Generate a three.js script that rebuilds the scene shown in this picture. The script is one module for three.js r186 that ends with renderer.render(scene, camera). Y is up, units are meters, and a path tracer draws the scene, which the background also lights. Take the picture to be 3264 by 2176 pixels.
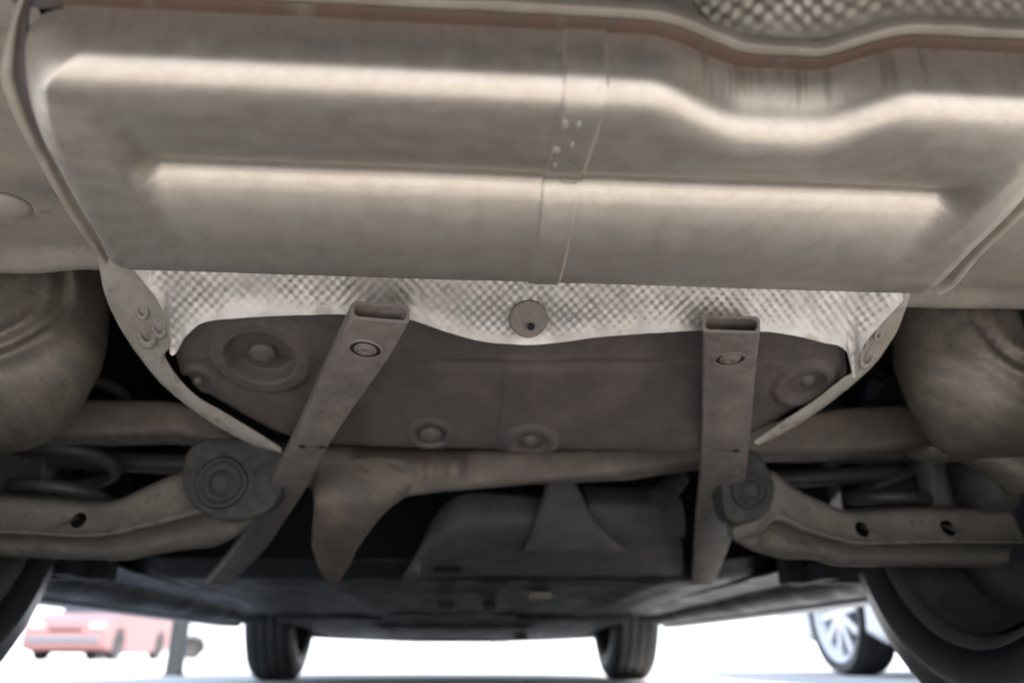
import * as THREE from 'three';
import { ImprovedNoise } from 'three/addons/math/ImprovedNoise.js';
import { RoundedBoxGeometry } from 'three/addons/geometries/RoundedBoxGeometry.js';
import { mergeGeometries, mergeVertices } from 'three/addons/utils/BufferGeometryUtils.js';
import { Brush, Evaluator, SUBTRACTION } from 'three-bvh-csg';

// ------------------------------------------------------------------ camera, sky, sun, exposure
const scene = new THREE.Scene();
const PITCH = 21.8 * Math.PI / 180, YAW = 3.9 * Math.PI / 180, FPX = 2500, EYE = 0.1;
const fwd = new THREE.Vector3(Math.sin(YAW) * Math.cos(PITCH), Math.sin(PITCH), -Math.cos(YAW) * Math.cos(PITCH));
const right = new THREE.Vector3(Math.cos(YAW), 0, Math.sin(YAW));
const up = new THREE.Vector3().crossVectors(right, fwd);
const camera = new THREE.PerspectiveCamera(2 * Math.atan(1088 / FPX) * 180 / Math.PI, 1024 / 682, 0.02, 400);
camera.position.set(0, EYE, 0);
camera.up.copy(up);
camera.lookAt(new THREE.Vector3(0, EYE, 0).add(fwd));
camera.focus = 0.62;
camera.userData.fStop = 4.2;

const sunDir = new THREE.Vector3(0.60, 0.95, 0.62).normalize();
{
  const W = 256, H = 128, a = new Float32Array(W * H * 4), d = new THREE.Vector3();
  for (let j = 0; j < H; j++) for (let i = 0; i < W; i++) {
    const el = ((j + 0.5) / H - 0.5) * Math.PI, az = ((i + 0.5) / W - 0.5) * 2 * Math.PI;
    d.set(Math.cos(el) * Math.cos(az), Math.sin(el), Math.cos(el) * Math.sin(az));
    const y = Math.max(d.y, 0), t = Math.pow(1 - y, 3), g = Math.pow(Math.max(d.dot(sunDir), 0), 6) * 0.5, k = (j * W + i) * 4;
    a[k] = 0.46 + 0.62 * t + g; a[k + 1] = 0.58 + 0.54 * t + g; a[k + 2] = 0.80 + 0.36 * t + g * 0.9; a[k + 3] = 1;
  }
  const sky = new THREE.DataTexture(a, W, H, THREE.RGBAFormat, THREE.FloatType);
  sky.mapping = THREE.EquirectangularReflectionMapping; sky.magFilter = THREE.LinearFilter; sky.needsUpdate = true;
  scene.background = sky; scene.environment = sky;
}
const sun = new THREE.DirectionalLight(0xfff8f2, 4.6);
sun.position.copy(sunDir).multiplyScalar(20); sun.target.position.set(0, 0, -2);
sun.castShadow = true; sun.shadow.mapSize.set(2048, 2048);
Object.assign(sun.shadow.camera, { left: -12, right: 12, top: 12, bottom: -12, near: 1, far: 60 });
sun.shadow.radius = 1.5;
scene.add(sun, sun.target);

const renderer = new THREE.WebGLRenderer({ antialias: true });
renderer.toneMapping = THREE.LinearToneMapping;
renderer.toneMappingExposure = 2.8;
renderer.shadowMap.enabled = true;

// ------------------------------------------------------------------ helpers
const V = (x, y, z) => new THREE.Vector3(x, y, z);
let seed = 12345;
const rnd = () => (seed = (seed * 1664525 + 1013904223) >>> 0) / 4294967296;
const clamp = (x, a = 0, b = 1) => Math.min(b, Math.max(a, x));
const lerp = (a, b, t) => a + (b - a) * t;
const smooth = (a, b, x) => { const t = clamp((x - a) / (b - a)); return t * t * (3 - 2 * t); };
const noise = new ImprovedNoise();
const fbm = (x, y, z, o = 4) => { let s = 0, a = 0.5; for (let i = 0; i < o; i++) { s += a * noise.noise(x, y, z); x *= 2.03; y *= 2.03; z = z * 2.03 + 7; a *= 0.5; } return s; };
// measured sightlines: the place at forward distance D seen along a sightline (u, v) of the survey picture
const ray = (u, v) => fwd.clone().addScaledVector(right, (u - 1632) / FPX).addScaledVector(up, (1088 - v) / FPX);
function at(u, v, D) { const r = ray(u, v); return r.multiplyScalar(-D / r.z).add(V(0, EYE, 0)); }
function onPlane(u, v, p) {      // sloping plane: height h0 at distance D0, slope k, cross slope m
  const r = ray(u, v), rx = -r.x / r.z, ry = -r.y / r.z;
  const D = (p.h0 - p.k * p.D0 - EYE) / (ry - p.k - (p.m || 0) * rx);
  return V(rx * D, EYE + ry * D, -D);
}
const planeNormal = p => V(-(p.m || 0), 1, p.k).normalize().negate();   // facing down
function curve(points) {         // single-valued curve through [x, y, ...] points, monotone-ish cubic
  return x => {
    const n = points.length; let i = 0;
    while (i < n - 2 && x > points[i + 1][0]) i++;
    const p1 = points[i], p2 = points[i + 1], p0 = points[i - 1] || p1, p3 = points[i + 2] || p2;
    const t = clamp((x - p1[0]) / (p2[0] - p1[0])), w = p2[0] - p1[0];
    return p1.slice(1).map((y1, k) => {
      const y2 = p2[k + 1];
      let m1 = p0 === p1 ? (y2 - y1) / w : (y2 - p0[k + 1]) / (p2[0] - p0[0]), m2 = p3 === p2 ? (y2 - y1) / w : (p3[k + 1] - y1) / (p3[0] - p1[0]);
      const d = (y2 - y1) / w, lim = 3 * Math.abs(d);
      m1 = clamp(m1, -lim, lim); m2 = clamp(m2, -lim, lim);
      const t2 = t * t, t3 = t2 * t;
      return (2 * t3 - 3 * t2 + 1) * y1 + (t3 - 2 * t2 + t) * w * m1 + (-2 * t3 + 3 * t2) * y2 + (t3 - t2) * w * m2;
    });
  };
}
function spline(rows, n) {       // Catmull-Rom through rows of numbers, n samples
  const c = i => rows[clamp(i, 0, rows.length - 1)], out = [];
  for (let j = 0; j < n; j++) {
    const x = j / (n - 1) * (rows.length - 1), i = Math.min(Math.floor(x), rows.length - 2), t = x - i;
    out.push(c(i).map((_, k) => {
      const a = c(i - 1)[k], b = c(i)[k], d = c(i + 1)[k], e = c(i + 2)[k];
      return 0.5 * (2 * b + (d - a) * t + (2 * a - 5 * b + 4 * d - e) * t * t + (3 * b - a - 3 * d + e) * t * t * t);
    }));
  }
  return out;
}
function gridGeo(rows, closedAcross = false, uvScale = 1) {   // rows: array of arrays of Vector3
  const ns = rows.length, nt = rows[0].length, pos = new Float32Array(ns * nt * 3), uv = new Float32Array(ns * nt * 2), idx = [];
  let su = 0;
  const mid = Math.floor(nt / 2);
  for (let i = 0; i < ns; i++) {
    if (i) su += rows[i][mid].distanceTo(rows[i - 1][mid]);
    let sv = 0;
    for (let j = 0; j < nt; j++) {
      if (j) sv += rows[i][j].distanceTo(rows[i][j - 1]);
      const k = i * nt + j; rows[i][j].toArray(pos, k * 3); uv[k * 2] = su * uvScale; uv[k * 2 + 1] = sv * uvScale;
      if (i < ns - 1 && j < nt - 1) idx.push(k, k + nt, k + 1, k + 1, k + nt, k + nt + 1);
    }
  }
  const g = new THREE.BufferGeometry();
  g.setAttribute('position', new THREE.BufferAttribute(pos, 3)); g.setAttribute('uv', new THREE.BufferAttribute(uv, 2));
  g.setIndex(idx); g.computeVertexNormals();
  return g;
}
function shell(rows, thick, dir) {   // a sheet with thickness: front grid, back grid set off along dir, rim
  const front = gridGeo(rows), n = front.attributes.normal, nt = rows[0].length;
  const back = rows.map((r, i) => r.map((p, j) => dir ? p.clone().addScaledVector(dir, thick) : p.clone().addScaledVector(V().fromBufferAttribute(n, i * nt + j), thick)));
  const bg = gridGeo(back.slice().reverse());
  const edge = [];
  const loop = (f, b) => edge.push(gridGeo([f, b]));
  loop(rows[0], back[0]); loop(back[rows.length - 1], rows[rows.length - 1]);
  loop(back.map(r => r[0]), rows.map(r => r[0])); loop(rows.map(r => r[nt - 1]), back.map(r => r[nt - 1]));
  return mergeGeometries([front, bg, ...edge]);
}
function loftRings(rings) {      // closed rings -> closed body with caps
  const rows = rings.map(r => [...r, r[0].clone()]);
  const side = gridGeo(rows), caps = [];
  // smooth the seam
  const nt = rows[0].length, N = side.attributes.normal;
  for (let i = 0; i < rows.length; i++) {
    const a = V().fromBufferAttribute(N, i * nt).add(V().fromBufferAttribute(N, i * nt + nt - 1)).normalize();
    N.setXYZ(i * nt, a.x, a.y, a.z); N.setXYZ(i * nt + nt - 1, a.x, a.y, a.z);
  }
  for (const [r, flip] of [[rings[0], false], [rings[rings.length - 1], true]]) {
    const c = r.reduce((s, p) => s.add(p), V()).multiplyScalar(1 / r.length);
    const p = [c, ...r], idx = [];
    for (let i = 0; i < r.length; i++) { const a = 1 + i, b = 1 + (i + 1) % r.length; flip ? idx.push(0, a, b) : idx.push(0, b, a); }
    const g = new THREE.BufferGeometry().setFromPoints(p);
    g.setAttribute('uv', new THREE.BufferAttribute(new Float32Array(p.flatMap(q => [q.x, q.y])), 2));
    g.setIndex(idx); g.computeVertexNormals(); caps.push(g);
  }
  return mergeGeometries([side, ...caps]);
}
function ringBetween(A, B, th, n = 28, e = 2.6, section) {   // cross-section spanning A..B with depth th going forward
  const e1 = B.clone().sub(A).multiplyScalar(0.5), d1 = e1.clone().normalize();
  const e2 = V(0, 0, -1); e2.addScaledVector(d1, -e2.dot(d1)).normalize();
  const M = A.clone().add(B).multiplyScalar(0.5).addScaledVector(e2, th / 2), out = [];
  if (section) return section.map(([a, d]) => M.clone().addScaledVector(e1, a).addScaledVector(e2, d * th / 2));
  for (let i = 0; i < n; i++) {
    const t = i / n * 2 * Math.PI, c = Math.cos(t), s = Math.sin(t);
    out.push(M.clone().addScaledVector(e1, Math.sign(c) * Math.abs(c) ** (2 / e)).addScaledVector(e2, Math.sign(s) * Math.abs(s) ** (2 / e) * th / 2));
  }
  return out;
}
// stations [u, vTop, vBottom, Dtop, Dbottom, thickness]
const loftH = (st, n = 60, e = 2.6, section) => loftRings(spline(st, n).map(([u, a, b, d1, d2, th]) => ringBetween(at(u, a, d1), at(u, b, d2), th, 28, e, section)));
// stations [v, uLeft, uRight, D, thickness]
const loftV = (st, n = 40, e = 2.6) => loftRings(spline(st, n).map(([v, a, b, d, th]) => ringBetween(at(a, v, d), at(b, v, d), th, 28, e)));
function closedSection(points, n = 44) {
  const c = new THREE.CatmullRomCurve3(points.map(([a, d]) => V(a, d, 0)), true, 'centripetal');
  return c.getPoints(n).slice(0, n).map(p => [p.x, p.y]);
}
function wobble(g, amp, freq, s = 0) {
  const p = g.attributes.position;
  for (let i = 0; i < p.count; i++) {
    const x = p.getX(i) * freq, y = p.getY(i) * freq, z = p.getZ(i) * freq;
    p.setXYZ(i, p.getX(i) + amp * fbm(x, y, z + s, 3), p.getY(i) + amp * fbm(x + 31, y, z + s, 3), p.getZ(i) + amp * fbm(x, y + 57, z + s, 3));
  }
  return g;
}
const frameTo = (p, n) => new THREE.Matrix4().compose(p, new THREE.Quaternion().setFromUnitVectors(V(0, 1, 0), n), V(1, 1, 1));

// ------------------------------------------------------------------ materials
function tex(size, fn, srgb = true) {
  const d = new Uint8Array(size * size * 4);
  for (let j = 0; j < size; j++) for (let i = 0; i < size; i++) {
    const c = fn(i / size, j / size), k = (j * size + i) * 4;
    for (let q = 0; q < 3; q++) d[k + q] = clamp(c[q] ?? c[0], 0, 255);
    d[k + 3] = 255;
  }
  const t = new THREE.DataTexture(d, size, size); t.wrapS = t.wrapT = THREE.MirroredRepeatWrapping; t.magFilter = t.minFilter = THREE.LinearFilter;
  if (srgb) t.colorSpace = THREE.SRGBColorSpace; t.needsUpdate = true; return t;
}
const mixC = (a, b, t) => a.map((x, i) => lerp(x, b[i], clamp(t)));
// dusty surface: base colour, dust colour, stain colour (sRGB 0..255); `m` metres per repeat
function dirtMaps(base, dust, stain, s, { f = 5, dustAt = 0.5, stainAt = 0.3, grain = 10, size = 512, m = 0.3, rough = [0.4, 0.65] } = {}) {
  const map = tex(size, (x, y) => {
    const a = fbm(x * f, y * f, s), b = fbm(x * f * 4, y * f * 4, s + 9, 3), c = fbm(x * f * 1.7, y * f * 1.7, s + 21);
    let k = mixC(base, dust, smooth(-0.25, 0.35, a + 0.5 * b) * dustAt * 2);
    k = mixC(k, stain, smooth(0.18, 0.4, c + 0.35 * b) * stainAt * 2);
    const speck = fbm(x * f * 14, y * f * 14, s + 40, 2);
    k = mixC(k, stain, smooth(0.34, 0.46, speck) * 0.5);
    const g = (rnd() - 0.5) * grain; return k.map(q => q + g);
  });
  const rmap = tex(256, (x, y) => { const a = fbm(x * f * 1.3, y * f * 1.3, s + 3) + 0.4 * fbm(x * f * 6, y * f * 6, s + 5, 2), r = lerp(rough[0], rough[1], smooth(-0.35, 0.35, a)) * 255; return [r, r, r]; }, false);
  for (const t of [map, rmap]) t.repeat.set(1 / m, 1 / m);
  return { map, roughnessMap: rmap, roughness: 1 };
}
const std = o => new THREE.MeshStandardMaterial({ side: THREE.DoubleSide, ...o });
const M = {
  steel: std({ ...dirtMaps([190, 181, 170], [181, 170, 157], [130, 121, 112], 1, { f: 9, dustAt: 0.35, stainAt: 0.04, m: 0.16, grain: 9, rough: [0.41, 0.46] }), metalness: 0.91 }),
  wornSteel: std({ color: 0xd2ccc4, metalness: 0.9, roughness: 0.4 }),
  steelDull: std({ ...dirtMaps([150, 146, 140], [128, 118, 104], [96, 88, 78], 2, { rough: [0.45, 0.7] }), metalness: 0.6 }),
  lip: std({ vertexColors: true, roughness: 0.62, metalness: 0.35 }),
  alu: std({ ...dirtMaps([178, 173, 167], [164, 155, 145], [126, 118, 110], 3, { f: 5, dustAt: 0.3, stainAt: 0.18, m: 0.2, rough: [0.4, 0.55] }), metalness: 0.8 }),
  aluDusty: std({ ...dirtMaps([150, 144, 132], [138, 131, 118], [104, 98, 90], 31, { m: 0.2, f: 7, rough: [0.45, 0.6] }), metalness: 0.6 }),
  aluFlat: std({ ...dirtMaps([172, 165, 155], [158, 148, 135], [116, 107, 97], 4, { m: 0.25, stainAt: 0.2, rough: [0.5, 0.7] }), metalness: 0.45 }),
  tank: std({ ...dirtMaps([78, 70, 67], [89, 80, 75], [63, 56, 54], 5, { m: 0.35, grain: 6, stainAt: .15, rough: [0.55, 0.8] }) }),
  tankBolt: std({ ...dirtMaps([82, 76, 72], [94, 86, 78], [64, 58, 54], 25, { m: 0.1, grain: 6, rough: [0.5, 0.7] }) }),
  tankGrey: std({ ...dirtMaps([88, 88, 85], [100, 98, 92], [72, 72, 70], 26, { m: 0.4, grain: 6, rough: [0.55, 0.75] }) }),
  bush: std({ ...dirtMaps([48, 46, 43], [60, 56, 51], [36, 35, 34], 27, { m: 0.12, grain: 6, rough: [0.6, 0.85] }) }),
  brace: std({ ...dirtMaps([106, 98, 93], [122, 112, 103], [86, 81, 79], 6, { m: 0.2, grain: 6, rough: [0.5, 0.75] }) }),
  beamRust: std({ vertexColors: true, ...dirtMaps([98, 89, 82], [116, 104, 92], [76, 67, 60], 7, { m: 0.3, stainAt: 0.3, rough: [0.6, 0.85] }) }),
  dustyBeam: std({ ...dirtMaps([98, 89, 82], [116, 104, 92], [76, 67, 60], 7, { m: 0.3, stainAt: 0.3, rough: [0.6, 0.85] }) }),
  pan: std({ ...dirtMaps([130, 122, 112], [140, 130, 117], [100, 92, 84], 8, { m: 0.3, f: 8, stainAt: 0.22, rough: [0.6, 0.85] }) }),
  greenDust: std({ metalness: 0.35, ...dirtMaps([104, 97, 88], [120, 111, 99], [82, 76, 69], 9, { m: 0.2, f: 8, rough: [0.45, 0.6] }) }),
  arm: std({ ...dirtMaps([92, 87, 80], [106, 98, 88], [62, 59, 56], 10, { m: 0.25, f: 9, rough: [0.55, 0.8] }) }),
  darkGrey: std({ ...dirtMaps([64, 65, 64], [80, 77, 72], [46, 47, 48], 11, { m: 0.25, grain: 5, rough: [0.5, 0.75] }) }),
  rubberSleek: std({ color: 0x1f2022, roughness: 0.3 }),
  spring: std({ ...dirtMaps([54, 56, 57], [68, 66, 63], [38, 39, 41], 12, { m: 0.2, grain: 5, rough: [0.4, 0.65] }) }),
  tray: std({ ...dirtMaps([32, 34, 38], [46, 46, 47], [22, 23, 26], 13, { m: 0.6, grain: 5, rough: [0.45, 0.7] }) }),
  black: std({ color: 0x17181a, roughness: 0.8 }),
  hole: std({ color: 0x0c0c0d, roughness: 0.9 }),
  rubber: std({ ...dirtMaps([28, 29, 31], [40, 39, 38], [22, 23, 24], 14, { m: 0.3, grain: 5, rough: [0.45, 0.65] }) }),
  rust: std({ ...dirtMaps([100, 80, 66], [138, 112, 84], [64, 52, 46], 15, { m: 0.08, f: 6, rough: [0.7, 0.95] }) }),
  alloy: std({ color: 0xdfe1e4, metalness: 0.35, roughness: 0.35 }),
  innerRim: std({ ...dirtMaps([72, 72, 74], [88, 84, 78], [48, 48, 50], 17, { m: 0.3, grain: 5, rough: [0.5, 0.75] }), metalness: 0.3 }),
  paintWhite: std({ color: 0xe9eaec, roughness: 0.35 }),
  paintSilver: std({ color: 0xb9bcc2, roughness: 0.35, metalness: 0.4 }),
  paintRed: std({ color: 0x86605f, roughness: 0.35 }),  // red paled in the colour itself to carry the washed-out glare
  paintGrey: std({ color: 0x6d7077, roughness: 0.4, metalness: 0.3 }),
  glass: std({ color: 0x20262c, roughness: 0.08 }),
  postPaint: std({ color: 0x2b3032, roughness: 0.6 }),
  lampGlass: std({ color: 0xd8dde2, roughness: 0.15 }),
};
const cement = std({ ...dirtMaps([184, 182, 179], [195, 193, 189], [154, 151, 148], 16, { f: 6, m: 2.4, size: 1024, grain: 14, rough: [0.8, 0.95] }) });

// ------------------------------------------------------------------ naming
const used = new Map();
function top(o, name, label, category, group) {
  const n = used.get(name) || 0; used.set(name, n + 1);
  o.name = n ? `${name}_${String(n).padStart(3, '0')}` : name;
  o.userData = { label, category, ...(group ? { group } : {}) };
  scene.add(o); return o;
}
function part(name, geo, mat, parent, label) {
  const m = new THREE.Mesh(geo, mat); m.name = name; m.castShadow = m.receiveShadow = true;
  if (label) m.userData.label = label;
  parent.add(m); return m;
}
function groupPart(name, parent, label) { const g = new THREE.Group(); g.name = name; if (label) g.userData.label = label; parent.add(g); return g; }

// ------------------------------------------------------------------ ground
{
  const g = new THREE.PlaneGeometry(160, 160); g.rotateX(-Math.PI / 2);
  const uv = g.attributes.uv; for (let i = 0; i < uv.count; i++) uv.setXY(i, uv.getX(i) * 160, uv.getY(i) * 160);
  const m = new THREE.Mesh(g, cement); m.name = 'ground'; m.userData.kind = 'structure'; m.position.set(0, 0, -10); m.receiveShadow = true; scene.add(m);
}

// ------------------------------------------------------------------ the car seen from below
const car = top(new THREE.Group(), 'car', 'car overhead seen from underneath, steel muffler, silver heat shield and black underbody', 'car');

// ---- muffler
const SEAM = 0.392;
const pillow = [[.305, .392], [.3052, .3800], [.3057, .3708], [.3071, .3628], [.3115, .3573], [.3205, .3546], [.336, .3549], [.362, .3578], [.384, .3624], [.396, .3686], [.4025, .3706], [.4075, .3690], [.4125, .3652], [.4195, .3612], [.431, .3565], [.445, .3525], [.459, .3500], [.476, .3484], [.492, .3476], [.506, .3495], [.515, .356], [.52, .368], [.523, .392]];
const prof = spline(pillow.map(([D, h]) => [D, h, D > .337 && D < .5 ? .3547 - (D - .336) * .046 : h]), 190);
const atHeight = (u, v, h) => { const q = ray(u, v); return at(u, v, -q.z * (h - EYE) / q.y); };
const leftIn = [[104, -20, .3885], [84, 60, .3875], [84, 150, .384], [91, 258, .379], [130, 400, .372], [185, 516, .367], [250, 640, .3635], [310, 740, .361], [352, 832, .3585]].map(a => atHeight(...a));
const leftOut = [[62, -20, .3905], [34, 60, .389], [10, 150, .386], [-2, 258, .381], [56, 400, .374], [128, 530, .369], [198, 655, .365], [268, 758, .3615], [330, 836, .358]].map(a => atHeight(...a));
const rightIn = [[3520, -20, .3885], [3500, 150, .384], [3440, 330, .377], [3344, 500, .370], [3240, 640, .3655], [3100, 782, .362], [3005, 880, .3595], [2952, 922, .358]].map(a => atHeight(...a));
const rightOut = [[3570, -20, .3905], [3550, 150, .386], [3500, 350, .379], [3410, 520, .372], [3292, 660, .367], [3132, 812, .363], [3052, 908, .360], [3008, 938, .358]].map(a => atHeight(...a));
const sideL = curve(leftIn.map(p => [-p.z, p.x, p.y])), sideR = curve(rightIn.map(p => [-p.z, p.x, p.y]));
const corner = (D, lo, hi, r) => { let c = 0; const a = D - lo, b = hi - D; if (a < r) c = r - Math.sqrt(Math.max(0, r * r - (r - a) ** 2)); if (b < r) c = Math.max(c, r - Math.sqrt(Math.max(0, r * r - (r - b) ** 2))); return c; };
const xl = D => sideL(D)[0] + corner(clamp(D, .3055, .5225), .305, .523, .02);
const xr = D => sideR(D)[0] - corner(clamp(D, .3055, .5225), .305, .523, .02);
const px0 = at(412, 560, .4).x, px1 = at(3088, 670, .4).x, dx0 = at(2030, 280, .32).x, dx1 = at(2430, 330, .32).x, dx2 = at(2610, 340, .32).x, dx3 = at(2880, 300, .32).x;
const dentAt = x => smooth(dx0, dx1, x) * (1 - smooth(dx2, dx3, x));
function shellPoint(x, s, off = 0, mirror = false) {      // s 0..1 along the profile, off outward
  const k = clamp(s) * (prof.length - 1), i = Math.min(Math.floor(k), prof.length - 2), t = k - i;
  const D0 = lerp(prof[i][0], prof[i + 1][0], t), hp = lerp(prof[i][1], prof[i + 1][1], t), hf = lerp(prof[i][2], prof[i + 1][2], t);
  const w = smooth(px0 - .004, px0 + .016, x) * (1 - smooth(px1 - .016, px1 + .004, x));
  let h = lerp(hf, hp, w), D = D0;
  // pressed-in pocket in the rear wall
  const dn = dentAt(x); D += dn * lerp(.0200, .0250, smooth(.386, .362, hp)) * (1 - smooth(.335, .385, D0)); h += dn * .0016 * Math.exp(-(((D0 - .352) / .012) ** 2)) - dn * .001 * Math.exp(-(((D0 - .328) / .01) ** 2));
  h += .0011 * fbm(x * 9, D0 * 9, 3, 2) * smooth(.31, .34, D0) + .0004 * fbm(x * 40, D0 * 40, 8, 2) * smooth(.31, .34, D0);
  // ends roll up to the seam
  const e = Math.min(x - xl(D0), xr(D0) - x), r = .016;
  if (e < r) { const q = Math.max(e, 0) / r, f = lerp(Math.sqrt(Math.max(0, 1 - (1 - q) ** 2)), q, .35); const hs = Math.max(x - xl(D0) < xr(D0) - x ? sideL(D0)[1] : sideR(D0)[1], h); h = hs - (hs - h) * f; }
  if (off) {
    const a = prof[Math.max(i - 1, 0)], b = prof[Math.min(i + 2, prof.length - 1)], dd = b[0] - a[0], dh = lerp(b[2] - a[2], b[1] - a[1], w), l = Math.hypot(dd, dh);
    D += off * dh / l; h -= off * dd / l;
  }
  return V(x, mirror ? SEAM + .006 + (SEAM - h) * mirror : h, -D);
}
function shellGrid(mirror) {
  const cols = []; const n = 330;
  for (let i = 0; i <= n; i++) {
    const t = i / n, q = t < .1 ? .06 * (t / .1) ** 1.5 : t > .9 ? 1 - .06 * ((1 - t) / .1) ** 1.5 : .06 + .88 * (t - .1) / .8, col = [];
    for (let j = 0; j < prof.length; j++) { const D = prof[j][0]; col.push(shellPoint(lerp(xl(D), xr(D), q), j / (prof.length - 1), 0, mirror)); }
    cols.push(col);
  }
  return cols;
}
const shellSheet = shell(shellGrid(), .0012, V(0, 1, 0));
{ // drip streaks below the seam, road specks and rinsed patches, as the steel itself carries them
  const p = shellSheet.attributes.position, c = new Float32Array(p.count * 3);
  for (let i = 0; i < p.count; i++) {
    const x = p.getX(i), y = p.getY(i), D = -p.getZ(i), wall = smooth(.364, .376, y);
    const band = smooth(.10, .13, x) * (1 - smooth(.24, .27, x)) + .35;
    const streak = smooth(.06, .3, noise.noise(x * 260, y * 16, 3) + .3 * noise.noise(x * 90, y * 30, 5)) * wall * band * smooth(.36, .345, D);
    const speck = smooth(.36, .5, fbm(x * 260, (y - D) * 260, 11, 2)) * (.35 + .65 * smooth(0, .25, fbm(x * 14, D * 14, 17, 2)));
    const film = .07 * fbm(x * 22, (y - D) * 40, 23, 4);
    const k = 1 - .2 * streak - .3 * speck + film;
    c[i * 3] = k * 1.0; c[i * 3 + 1] = k * (1 - .02 * streak); c[i * 3 + 2] = k * (1 - .05 * streak - .06 * speck);
  }
  shellSheet.setAttribute('color', new THREE.BufferAttribute(c, 3));
}
M.steelStained = M.steel.clone(); M.steelStained.vertexColors = true;
const muffler = part('muffler', shellSheet, M.steelStained, car, 'wide satin steel rear muffler with a long pressed bead');
part('upper_shell', shell(shellGrid(1.6), .0012, V(0, -1, 0)), M.steelDull, muffler);
{ // lap seam band round the shell
  const b0 = at(1775, 300, .318).x, b1 = at(1940, 310, .318).x, rows = [];
  for (let i = 0; i <= 26; i++) {
    const t = i / 26, e = Math.min(t, 1 - t), col = [];
    for (let j = 0; j <= 180; j++) { const s = .002 + .996 * j / 180; col.push(shellPoint(lerp(b0, b1, t), s, -.0008 + .0022 * smooth(0, .17, e) + .0004 * (smooth(.06, .1, e) - smooth(.1, .18, e)))); }
    rows.push(col);
  }
  part('lap_seam', gridGeo(rows), M.steel, muffler, 'vertical overlap band wrapped around the muffler');
  // weld spatter and worn marks on the band
  const blobs = [];
  for (const [u, v, a, b] of [[1800, 400, .0016, .004], [1845, 398, .0012, .003], [1795, 480, .0022, .0034], [1842, 470, .0012, .003], [1806, 540, .0014, .003]]) {
    const g = new THREE.SphereGeometry(1, 14, 10); g.scale(a, .00045, b); g.applyMatrix4(frameTo(V(0, 0, 0), V(0, 1, 0)));
    const p = at(u, v, .33); let best = null, bd = 1e9;
    for (let j = 10; j < 150; j++) { const q = shellPoint(p.x, j / 189, .0016); const r = q.clone().sub(camera.position), w = ray(u, v).normalize(); const d = r.sub(w.clone().multiplyScalar(r.dot(w))).length(); if (d < bd) { bd = d; best = q; } }
    g.translate(best.x, best.y, best.z); blobs.push(g);
  }
  part('weld_spatter', mergeGeometries(blobs), M.wornSteel, muffler, 'bright worn specks on the overlap band');
  const rv = shellPoint(at(1828, 585, .393).x, 8.05 / 19, .0012), rg = new THREE.TorusGeometry(.007, .0012, 10, 28); rg.scale(1, 1, .35); rg.rotateX(Math.PI / 2); rg.translate(rv.x, rv.y, rv.z);
  const rc = new THREE.SphereGeometry(.0045, 16, 12); rc.scale(1, .18, 1); rc.translate(rv.x, rv.y, rv.z);
  part('stamped_dimple', mergeGeometries([rg, rc]), M.steel, muffler);
}
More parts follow.
